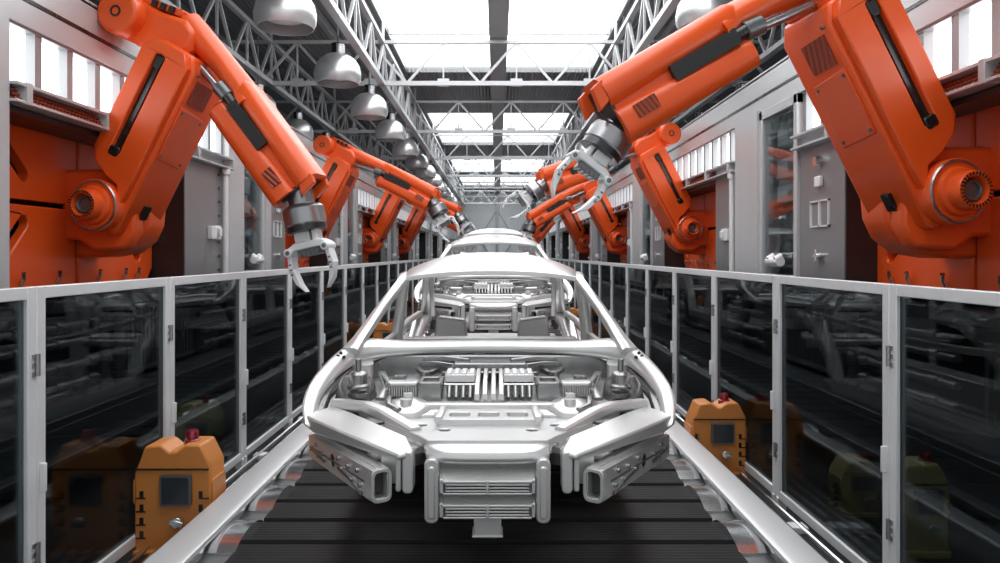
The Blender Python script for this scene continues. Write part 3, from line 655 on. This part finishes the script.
# ================================================================ car bodies
def car(label, dy, dz, k):
    O = (CX, 3.0, -1.35); th = thing('car_body', label, 'car body', (CX, 3.0+dy, -1.35+dz), 'unpainted car bodies on the line')
    px = lambda dx, y, d: (CX+dx*d/750, d, -(y-254)*d/750)
    P = lambda x, d, z: (CX+x, d, z)
    def both(fn, name, m, **kw):
        for s in (-1, 1):
            mb = MB(); fn(mb, s); mb.build(name, m, th, off=O, **kw)
    # roof
    rows = []
    nv, nu = 12, 16
    for i in range(nv+1):
        v = i/nv; d = 5.12+1.95*v
        zc = -.10+.115*math.sin(min(1, v/.42)*math.pi/2) if v < .42 else .015-.075*((v-.42)/.58)**2
        hw = .60+.09*math.sin(math.pi*min(1, v*1.1)*.5) if v < .6 else .68-.08*((v-.6)/.4)**2
        drop = .055+.09*min(1, v*2.5)
        bow = .05*(1-v)
        rows.append([P(hw*(2*j/nu-1), d-bow*(1-(2*j/nu-1)**2)*1.0, zc-drop*abs(2*j/nu-1)**2.6) for j in range(nu+1)])
    r = MB(); r.grid(rows); r.build('roof', CAR, th, off=O, solid=.03, sub=1, ang=60)
    hd = MB(); hd.rtube([P(.58*t, 5.14-.045*(1-t*t), -.125-.045*abs(t)**2.6) for t in [x/6-1 for x in range(13)]], .09, .035); hd.build('windscreen_header', CAR, th, off=O, ang=50)
    # side frames
    def side(mb, s):
        mb.rtube([P(s*.80, 4.30, -.56), P(s*.765, 4.40, -.50), P(s*.685, 4.72, -.34), P(s*.60, 5.08, -.185), P(s*.625, 5.35, -.165), P(s*.66, 5.9, -.165), P(s*.65, 6.5, -.18), P(s*.62, 7.0, -.21), P(s*.66, 7.45, -.42), P(s*.70, 7.85, -.62)], [.10, .075, .062, .062, .07, .07, .07, .07, .09, .12], .055)
        mb.rtube([P(s*.74, 4.35, -.62), P(s*.78, 4.5, -1.1), P(s*.80, 4.7, -1.2), P(s*.80, 6.9, -1.2), P(s*.78, 7.1, -.95), P(s*.74, 7.5, -.70), P(s*.72, 7.9, -.66)], [.12, .12, .12, .12, .12, .14, .14], .12)
        mb.rtube([P(s*.69, 6.0, -.16), P(s*.76, 6.05, -.6), P(s*.80, 6.05, -1.18)], [.07, .09, .13], .06, (0, 1, 0))
        mb.rtube([P(s*.775, 4.45, -.62), P(s*.79, 5.2, -.655), P(s*.79, 6.0, -.66), P(s*.78, 7.0, -.62), P(s*.74, 7.6, -.60)], .05, .05)
    both(side, 'side_frame', CAR, ang=45)
    # inner rear pillars and rear panel
    def rp(mb, s): mb.rtube([P(s*.57, 6.95, -.17), P(s*.585, 7.2, -.35), P(s*.60, 7.45, -.60)], .045, .05)
    both(rp, 'rear_pillar', CAR)
    q = MB(); q.box(CX-.62, CX+.62, 7.3, 7.6, -.83, -.80); q.box(CX-.66, CX+.66, 7.6, 7.9, -.93, -.88); q.rtube([P(x*.68, 7.92-.06*x*x, -.92) for x in (-1, -.5, 0, .5, 1)], .06, .12)
    q.build('rear_shelf', CAR, th, off=O, bevel=.01)
    # floor pan with tunnel and ribs
    q = MB(); q.box(CX-.76, CX+.76, 4.5, 7.3, -1.24, -1.21)
    q.prism([(CX-.16, -1.21), (CX-.11, -1.03), (CX+.11, -1.03), (CX+.16, -1.21)], 4.5, 7.2, 'y')
    for x in (-.6, -.45, -.3, .3, .45, .6): q.box(CX+x-.03, CX+x+.03, 4.6, 7.2, -1.22, -1.185)
    q.build('floor_pan', CAR, th, off=O, bevel=.01)
    def bulk(mb, s):
        mb.prism([(CX+s*.23, -.56), (CX+s*.47, -.53), (CX+s*.50, -.76), (CX+s*.21, -.76)], 6.35, 6.55, 'y')
    both(bulk, 'wheelhouse_panel', CAR, bevel=.02)
    # dash cross rail with slots
    q = MB(); q.prism(rnd(CX-.57, CX+.57, -.60, -.545, .02), 4.86, 4.98, 'y', holes=[rnd(CX+a, CX+a+.19, -.585, -.562, .01, 2) for a in (-.50, -.24, .05, .31)])
    q.box(CX-.66, CX+.66, 4.86, 5.0, -.64, -.60); q.build('dash_rail', CAR, th, off=O, bevel=.006)
    # arch: windscreen base flowing into the two front wings
    st = [(0, 342, 0, 353.5, 4.50), (50, 342.6, 50, 354, 4.49), (85, 343.5, 84, 356, 4.46), (112, 342, 110, 358.5, 4.42), (134, 340, 124, 361.5, 4.37), (152, 351, 139, 366, 4.28), (170, 369, 155, 379, 4.12),
          (181, 383, 167, 391, 3.98), (188, 400, 173, 405, 3.82), (188, 417, 175, 420, 3.70), (184, 428, 172, 430, 3.63)]
    secs = []
    for s in (-1, 1):
        ss = []
        for (ax, ay, bx_, by, d) in st:
            o = Vector(px(s*ax, ay, d)); i = Vector(px(s*bx_, by, d)); m = (o+i)/2; wd = (o-i)
            f = min(1, ax/150)
            fr = Vector((0, -.03, .0)); back = Vector((0, .12+.30*f, .0)); up = Vector((0, 0, .012))
            ss.append([i+Vector((0, .05, 0)), i, i+wd*.25+fr, i+wd*.75+fr, o+up*0, o+Vector((0, .07, .012)), o+back*.8+Vector((s*.0, 0, -.01)), i+back*.6+wd*.35+Vector((0, 0, -.02))])
        if s < 0: secs = [x for x in reversed(ss)]
        else: secs += ss[1:]
    q = MB(); q.loft(secs); q.build('front_arch', CAR, th, off=O, sub=1, ang=60)
    # inner lips of the arch
    def lip(mb, s):
        pts = [px(s*a, b, d+.05) for a, b, d in ((118, 362, 4.40), (136, 368, 4.3), (150, 381, 4.15), (162, 396, 3.98), (168, 412, 3.8), (170, 424, 3.7))]
        mb.rtube(pts, .035, .05)
    both(lip, 'inner_wing', CARD)
    # dark discs on the wings, painted shade of mounting holes
    def mk(mb, s):
        for a, b, d in ((149, 353, 4.27), (152, 356, 4.25), (146, 357, 4.25)): mb.cyl(px(s*a, b, d), px(s*a, b+.2, d-.012), .010, n=10)
    both(mk, 'wing_hole_shade', CARDK)
    # engine bay: firewall, floor, blocks
    q = MB(); q.prism([(CX-.70, -.64), (CX-.60, -.60), (CX+.60, -.60), (CX+.70, -.64), (CX+.74, -.86), (CX-.74, -.86)], 4.44, 4.50, 'y')
    q.build('firewall', CARD, th, off=O, bevel=.01)
    fl = MB(); rr = []
    for i in range(9):
        v = i/8; d = 4.45-.76*v; hw = .78-.18*v**2
        rr.append([P(hw*(j/8-1), d, -.70-.085*v-.05*(abs(j/8-1)**3)) for j in range(17)])
    fl.grid(rr); fl.build('bay_floor', CAR, th, off=O, solid=.02, ang=60)
    q = MB()
    q.prism([(CX-.20, -.62), (CX+.20, -.62), (CX+.24, -.66), (CX-.24, -.66)], 4.25, 4.44, 'y'); q.prism([(CX-.235, -.66), (CX+.235, -.66), (CX+.235, -.675), (CX-.235, -.675)], 4.22, 4.44, 'y')
    q.build('cowl_box', CARD, th, off=O, bevel=.008)
    for x in (-.062, -.022, .022, .062):
        MB().rtube([P(x, 3.80, -.725), P(x, 3.86, -.70), P(x, 4.15, -.665), P(x, 4.24, -.665)], .026, .04).build('tunnel_rib', CAR, th, off=O)
    def block(mb, s):
        a, b = sorted((CX+s*.075, CX+s*.235))
        mb.box(a, b, 3.95, 4.14, -.675, -.635)
        for i in range(4):
            for j in range(3): x = a+.02+i*(b-a-.04)/3; mb.cbox((x, 3.98+.06*j, -.632), (.03, .045, .012))
        mb.box(a-.006, b+.006, 3.94, 4.15, -.69, -.68)
    both(block, 'cylinder_head', CAR, bevel=.005)
    def blk2(mb, s):
        a, b = sorted((CX+s*.08, CX+s*.23))
        for i in range(4): x = a+.02+i*(b-a-.04)/3; mb.tube([(x, 4.0, -.68), (x, 3.94, -.70), (x, 3.90, -.75)], .014, 10)
        mb.box(a, b, 3.99, 4.13, -.79, -.69)
    both(blk2, 'manifold', CARD, ang=50)
    def sb(mb, s):
        a, b = sorted((CX+s*.25, CX+s*.37)); mb.box(a, b, 3.90, 4.10, -.78, -.685)
        mb.prism(rnd(a-.004, b+.004, 3.89, 4.11, .02, 2), -.69, -.668, 'z', holes=[rnd(a+.02, b-.02, 3.93, 4.07, .015, 2)])
    both(sb, 'side_box', CARD, bevel=.006)
    def cool(mb, s):
        a, b = sorted((CX+s*.385, CX+s*.55)); mb.box(a, b, 4.0, 4.09, -.705, -.685); mb.box(a, b, 4.02, 4.10, -.76, -.70)
        for i in range(13): x = a+.006+i*(b-a-.012)/12; mb.box(x-.004, x+.004, 3.985, 4.02, -.76, -.705)
        mb.cyl((a, 3.98, -.69), (b, 3.98, -.69), .012, n=10)
    both(cool, 'finned_cooler', CAR, bevel=.003)
    def misc(mb, s):
        mb.rtube([P(s*.42, 4.36, -.67), P(s*.36, 4.2, -.68)], .03, .03); mb.rtube([P(s*.30, 4.36, -.67), P(s*.36, 4.2, -.68)], .03, .03); mb.cyl(P(s*.36, 4.2, -.70), P(s*.36, 4.2, -.655), .03, n=14)
        mb.prism(rnd(CX+s*.24-.05, CX+s*.24+.05, 4.17, 4.25, .03), -.70, -.68, 'z'); mb.prism(rnd(CX+s*.24-.03, CX+s*.24+.03, 4.19, 4.23, .015), -.68, -.66, 'z')
        mb.cbox(P(s*.50, 4.22, -.70), (.06, .05, .04)); mb.cyl(P(s*.49, 4.18, -.69), P(s*.49, 4.14, -.69), .018, n=12); mb.cyl(P(s*.52, 4.18, -.69), P(s*.52, 4.14, -.69), .018, n=12)
        mb.rtube([P(s*.62, 4.3, -.68), P(s*.55, 4.05, -.72), P(s*.57, 3.9, -.755)], .05, .02)
        for i in range(7): mb.cyl(P(s*(.60-.012*i), 4.2-.045*i, -.70), P(s*(.60-.012*i), 4.2-.045*i, -.675), .008, n=8)
        mb.rtube([P(s*.12, 4.35, -.62), P(s*.27, 4.40, -.61), P(s*.38, 4.42, -.62)], .03, .03)
        mb.rtube([P(s*.17, 4.30, -.645), P(s*.31, 4.36, -.635), P(s*.40, 4.38, -.64)], .025, .025)
        mb.rtube([P(s*.52, 3.88, -.745), P(s*.50, 3.75, -.76), P(s*.44, 3.68, -.77)], .03, .03)
    both(misc, 'bay_fittings', CARD, bevel=.003)
    def strut(mb, s):
        x = s*.70; d = 4.0
        mb.cyl(P(x, d, -.98), P(x, d, -.56), .017, n=14)
        prof = [(.0, -.86), (.035, -.86), (.04, -.82), (.03, -.81), (.05, -.80), (.052, -.78), (.035, -.77), (.055, -.76), (.057, -.74), (.04, -.73), (.055, -.72), (.058, -.70), (.045, -.69), (.05, -.64), (.035, -.625), (0, -.62)]
        mb.lathe(prof, P(x, d, 0), (0, 0, 1), 22)
    both(strut, 'suspension_strut', CARD, ang=50)
    def tower(mb, s):
        mb.loft([[P(s*.72+hw*math.cos(t*math.pi/8)*1.0, 4.06+dw*math.sin(t*math.pi/8), z) for t in range(16)] for hw, dw, z in ((.13, .10, -.95), (.12, .09, -.8), (.10, .07, -.70), (.07, .045, -.66))])
    both(tower, 'strut_tower', CARD, ang=50)
    def dome(mb, s):
        c = P(s*.41, 3.78, -.79)
        mb.lathe([(.0, .045), (.05, .045), (.10, .035), (.118, .012), (.122, -.02), (0, -.02)], c, (0, -.18, 1), 32)
        mb.cyl((c[0]-.005, c[1]-.03, c[2]+.03), (c[0]-.005, c[1]-.03, c[2]+.065), .03, n=16); mb.cbox((c[0], c[1]+.02, c[2]+.06), (.045, .03, .05))
    both(dome, 'tower_cap', CAR, ang=50)
    # front upper tray
    tr = MB()
    tr.prism([(CX-.50, 3.60), (CX-.42, 3.74), (CX+.42, 3.74), (CX+.50, 3.60), (CX+.31, 3.33), (CX+.26, 3.24), (CX-.26, 3.24), (CX-.31, 3.33)], -.835, -.805, 'z',
             holes=[circ(CX+a, b, .027, 16) for a, b in ((-.315, 3.53), (.315, 3.53), (-.20, 3.43), (.20, 3.43))])
    tr.build('front_tray', CAR, th, off=O, bevel=.004)
    for a, b in ((-.315, 3.53), (.315, 3.53), (-.20, 3.43), (.20, 3.43)): MB().cyl(P(a, b, -.87), P(a, b, -.825), .032, n=16).build('tray_hole_shade', CARDK, th, off=O)  # solid dark plugs under the tray holes, standing for the shade inside
    tr = MB(); tr.prism([(CX-.24, 3.52), (CX-.27, 3.70), (CX-.22, 3.74), (CX+.22, 3.74), (CX+.27, 3.70), (CX+.24, 3.52)], -.81, -.775, 'z',
             holes=[rnd(CX+a, CX+a+.10, 3.575, 3.68, .02, 2) for a in (-.19, -.05, .09)]); 
    for a in (-.255, .215): tr.rtube([P(a+.02, 3.51, -.775), P(a+.02-.01*(1 if a > 0 else -1), 3.72, -.765)], .035, .03)
    tr.build('latch_frame', CAR, th, off=O, bevel=.006)
    tr = MB(); tr.rtube([P(x*.40, 3.79+.01*abs(x), -.775) for x in (-1, -.5, 0, .5, 1)], .05, .05); tr.build('cross_bar', CAR, th, off=O)
    # front bumper panel above the grille (curved)
    bp = MB(); rr = []
    for i, (d, z, e) in enumerate(((3.27, -.815, .272), (3.21, -.815, .274), (3.165, -.83, .274), (3.15, -.86, .272), (3.155, -.885, .27), (3.20, -.90, .26), (3.24, -.91, .25))):
        rr.append([P(e*(j/6-1), d+.05*abs(j/6-1)**4, z) for j in range(13)])
    bp.grid(rr); bp.build('nose_panel', CAR, th, off=O, solid=.02, sub=1, ang=60)
    # grille box
    gb = MB()
    gb.prism(rnd(CX-.215, CX+.215, -1.115, -.88, .012, 2), 3.20, 3.30, 'y'); gb.build('grille_back', CARD, th, off=O)
    for z0, z1 in ((-1.0, -.915), (-1.10, -1.015)):
        g2 = MB(); xo, xi = .215, .175
        zt, zb_ = z1, z0; h = z1-z0
        g2.loft([[P(-xo, 3.21, zt), P(xo, 3.21, zt), P(xo, 3.21, zt-.012), P(-xo, 3.21, zt-.012)], [P(-xi-.02, 3.13, zt-.034), P(xi+.02, 3.13, zt-.034), P(xi+.02, 3.13, zt-.044), P(-xi-.02, 3.13, zt-.044)]])
        for q_ in range(3): g2.box(CX-xi, CX+xi, 3.13, 3.20, zb_+.006+q_*.013, zb_+.012+q_*.013)
        for a in (-1, 1): g2.prism([(3.21, zt), (3.13, zt-.028), (3.13, zb_), (3.21, zb_)], CX+a*(xi+.01), CX+a*(xi+.025), 'x')
        g2.box(CX-.006, CX+.006, 3.125, 3.16, zb_, zt-.03); g2.box(CX-xi-.01, CX+xi+.01, 3.128, 3.2, zb_-.006, zb_+.002)
        g2.build('grille_louvre', CAR, th, off=O, bevel=.002)
    def post(mb, s):
        for a in (.235,):
            mb.prism(rnd(CX+s*(a+.0)-.03, CX+s*(a+.0)+.03, -1.13, -.86, .025), 3.14, 3.26, 'y')
        mb.prism(rnd(CX+s*.235-.016, CX+s*.235+.016, -1.11, -.89, .014), 3.13, 3.15, 'y')
    both(post, 'grille_post', CAR, bevel=.006)
    tb = MB(); tb.box(CX-.058, CX+.058, 3.17, 3.27, -1.195, -1.115); tb.box(CX-.066, CX+.066, 3.165, 3.275, -1.2, -1.188)
    tb.build('tow_bracket', CAR, th, off=O, bevel=.004)
    # crash beams
    def beam(mb, s):
        p0, p1 = Vector(P(s*.885, 3.80, -.965)), Vector(P(s*.455, 3.13, -.93))
        t = (p1-p0).normalized(); up = Vector((0, 0, 1)); n = Vector((t.y, -t.x, 0))*(1 if s > 0 else -1)
        # frame: along t, up, n points outwards/forwards
        if n.y > 0: n = -n
        M = Matrix(((t.x, n.x, 0, p0.x), (t.y, n.y, 0, p0.y), (0, 0, 1, p0.z), (0, 0, 0, 1)))
        L_ = (p1-p0).length
        mb.M = M
        hole = circ(.28*L_/.79+.05, .0, .034, 16)
        face = [(0, -.05), (0, .05), (L_, .06), (L_, -.062)]
        mb.prism(face, .020, .030, 'y', holes=[hole])
        mb.prism([(0, .045), (L_, .055), (L_, .065), (0, .055)], -.05, .030, 'y')
        mb.prism([(0, .075), (L_*.8, .078), (L_, .068), (L_, .06), (0, .05)], -.04, .0, 'y')
        mb.prism([(0, -.055), (L_, -.065), (L_, -.055), (0, -.045)], -.05, .030, 'y')
        mb.prism([(0, -.05), (0, .05), (L_, .06), (L_, -.06)], -.05, -.04, 'y')
        ring = rnd(-.056, .036, -.072, .068, .028); hole2 = rnd(-.042, .022, -.058, .054, .02)
        mb.prism([(a, b) for a, b in ring], L_-.02, L_+.012, 'x', holes=[hole2])
        mb.M = Matrix()
    both(beam, 'crash_beam', CAR, bevel=.006)
    def beamhole(mb, s):
        p0, p1 = Vector(P(s*.885, 3.80, -.965)), Vector(P(s*.455, 3.13, -.93)); t = (p1-p0).normalized(); n = Vector((t.y, -t.x, 0))
        if n.y > 0: n = -n
        M = Matrix(((t.x, n.x, 0, p0.x), (t.y, n.y, 0, p0.y), (0, 0, 1, p0.z), (0, 0, 0, 1))); mb.M = M
        mb.box(.04, .755, -.038, .018, -.045, .045)
        mb.M = Matrix()
    both(beamhole, 'beam_hollow_shade', CARDK)  # dark filling of the hollow beam, its inner shade as colour
    def bolts(mb, s):
        p0, p1 = Vector(P(s*.885, 3.80, -.965)), Vector(P(s*.455, 3.13, -.93)); t = (p1-p0).normalized(); n = Vector((t.y, -t.x, 0))
        if n.y > 0: n = -n
        M = Matrix(((t.x, n.x, 0, p0.x), (t.y, n.y, 0, p0.y), (0, 0, 1, p0.z), (0, 0, 0, 1))); mb.M = M
        mb.bar((.02, .028, 0), (.72, .028, 0), .006, .01)
        for i, (u, z) in enumerate(((.07, .0), (.13, .04), (.16, -.02), (.22, .01), (.42, .04), (.46, -.01), (.54, .03), (.58, -.03), (.65, .04), (.68, -.03))): mb.cyl((u, .025, z*.8), (u, .042, z*.8), .010, n=10)
        for u0, u1, z in ((.08, .24, -.015), (.42, .6, -.02), (.58, .7, -.045)): mb.bar((u0, .033, z+.01), (u1, .033, z-.01), .010, .014)
        mb.M = Matrix()
    both(bolts, 'beam_brackets', STEEL)
    def up2(mb, s):
        mb.prism(rnd(CX+s*.335-.022, CX+s*.335+.022, -1.005, -.83, .018), 3.14, 3.24, 'y'); mb.prism([(CX+s*.36, -.99), (CX+s*.46, -.985), (CX+s*.46, -.86), (CX+s*.36, -.84)], 3.22, 3.26, 'y')
        mb.prism(rnd(CX+s*.375-.012, CX+s*.375+.012, -1.0, -.85, .01), 3.15, 3.23, 'y')
    both(up2, 'rail_end', CAR, bevel=.006)
    def rail(mb, s):
        mb.loft([[P(s*.93, 3.74, -.80), P(s*.80, 3.86, -.78), P(s*.80, 3.86, -.83), P(s*.93, 3.74, -.85)],
                 [P(s*.84, 3.60, -.795), P(s*.68, 3.72, -.785), P(s*.68, 3.72, -.84), P(s*.84, 3.60, -.865)],
                 [P(s*.48, 3.22, -.825), P(s*.36, 3.34, -.81), P(s*.36, 3.34, -.86), P(s*.48, 3.22, -.865)],
                 [P(s*.37, 3.12, -.835), P(s*.31, 3.16, -.83), P(s*.31, 3.16, -.86), P(s*.37, 3.12, -.86)]])
    both(rail, 'outer_rail', CAR, bevel=.01, ang=30)
    def rail2(mb, s):
        mb.rtube([P(s*.80, 3.88, -.775), P(s*.62, 3.80, -.775), P(s*.52, 3.70, -.785), P(s*.33, 3.42, -.815)], [.07, .07, .07, .06], .05)
        mb.rtube([P(s*.60, 3.66, -.87), P(s*.30, 3.30, -.88)], .05, .06)
    both(rail2, 'inner_rail', CAR, ang=40)
    def dk(mb, s): mb.rtube([P(s*.66, 3.72, -.89), P(s*.31, 3.28, -.90)], .10, .05)
    both(dk, 'cross_strut', CARD)
    return th
c1 = car('nearest silver car body shell, open at the front, on the black belt', 0, 0, 0)
for i, lab in ((1, 'second silver car body shell from the camera, behind the nearest one'), (2, 'farthest silver car body shell at the end of the line')):
    c = copy_tree(c1); c.location.y += 5.1*i+(.3 if i == 2 else 0); c.location.z += .275*i; c['label'] = lab
# carrier stands
for i, nm in enumerate(('nearest', 'second', 'farthest')):
    yb = 5.1*i; zt = -1.25+.275*i; loc = (CX, 5.5+yb, BELTZ)
    th = thing('carrier_stand', 'silver carrier stand on the belt under the %s car body' % nm, 'stand', loc, 'carrier stands under the cars')
    MB().box(CX-.30, CX+.30, 4.7+yb, 6.9+yb, BELTZ, BELTZ+.05).build('foot', DSTEEL, th, off=loc, bevel=.01)
    for yy in (5.0, 6.5): MB().box(CX-.12, CX+.12, yy+yb-.1, yy+yb+.1, BELTZ+.05, zt-.04).build('column', DSTEEL, th, off=loc, bevel=.01)
    MB().box(CX-.45, CX+.45, 4.8+yb, 6.8+yb, zt-.04, zt).build('deck', DSTEEL, th, off=loc, bevel=.005)
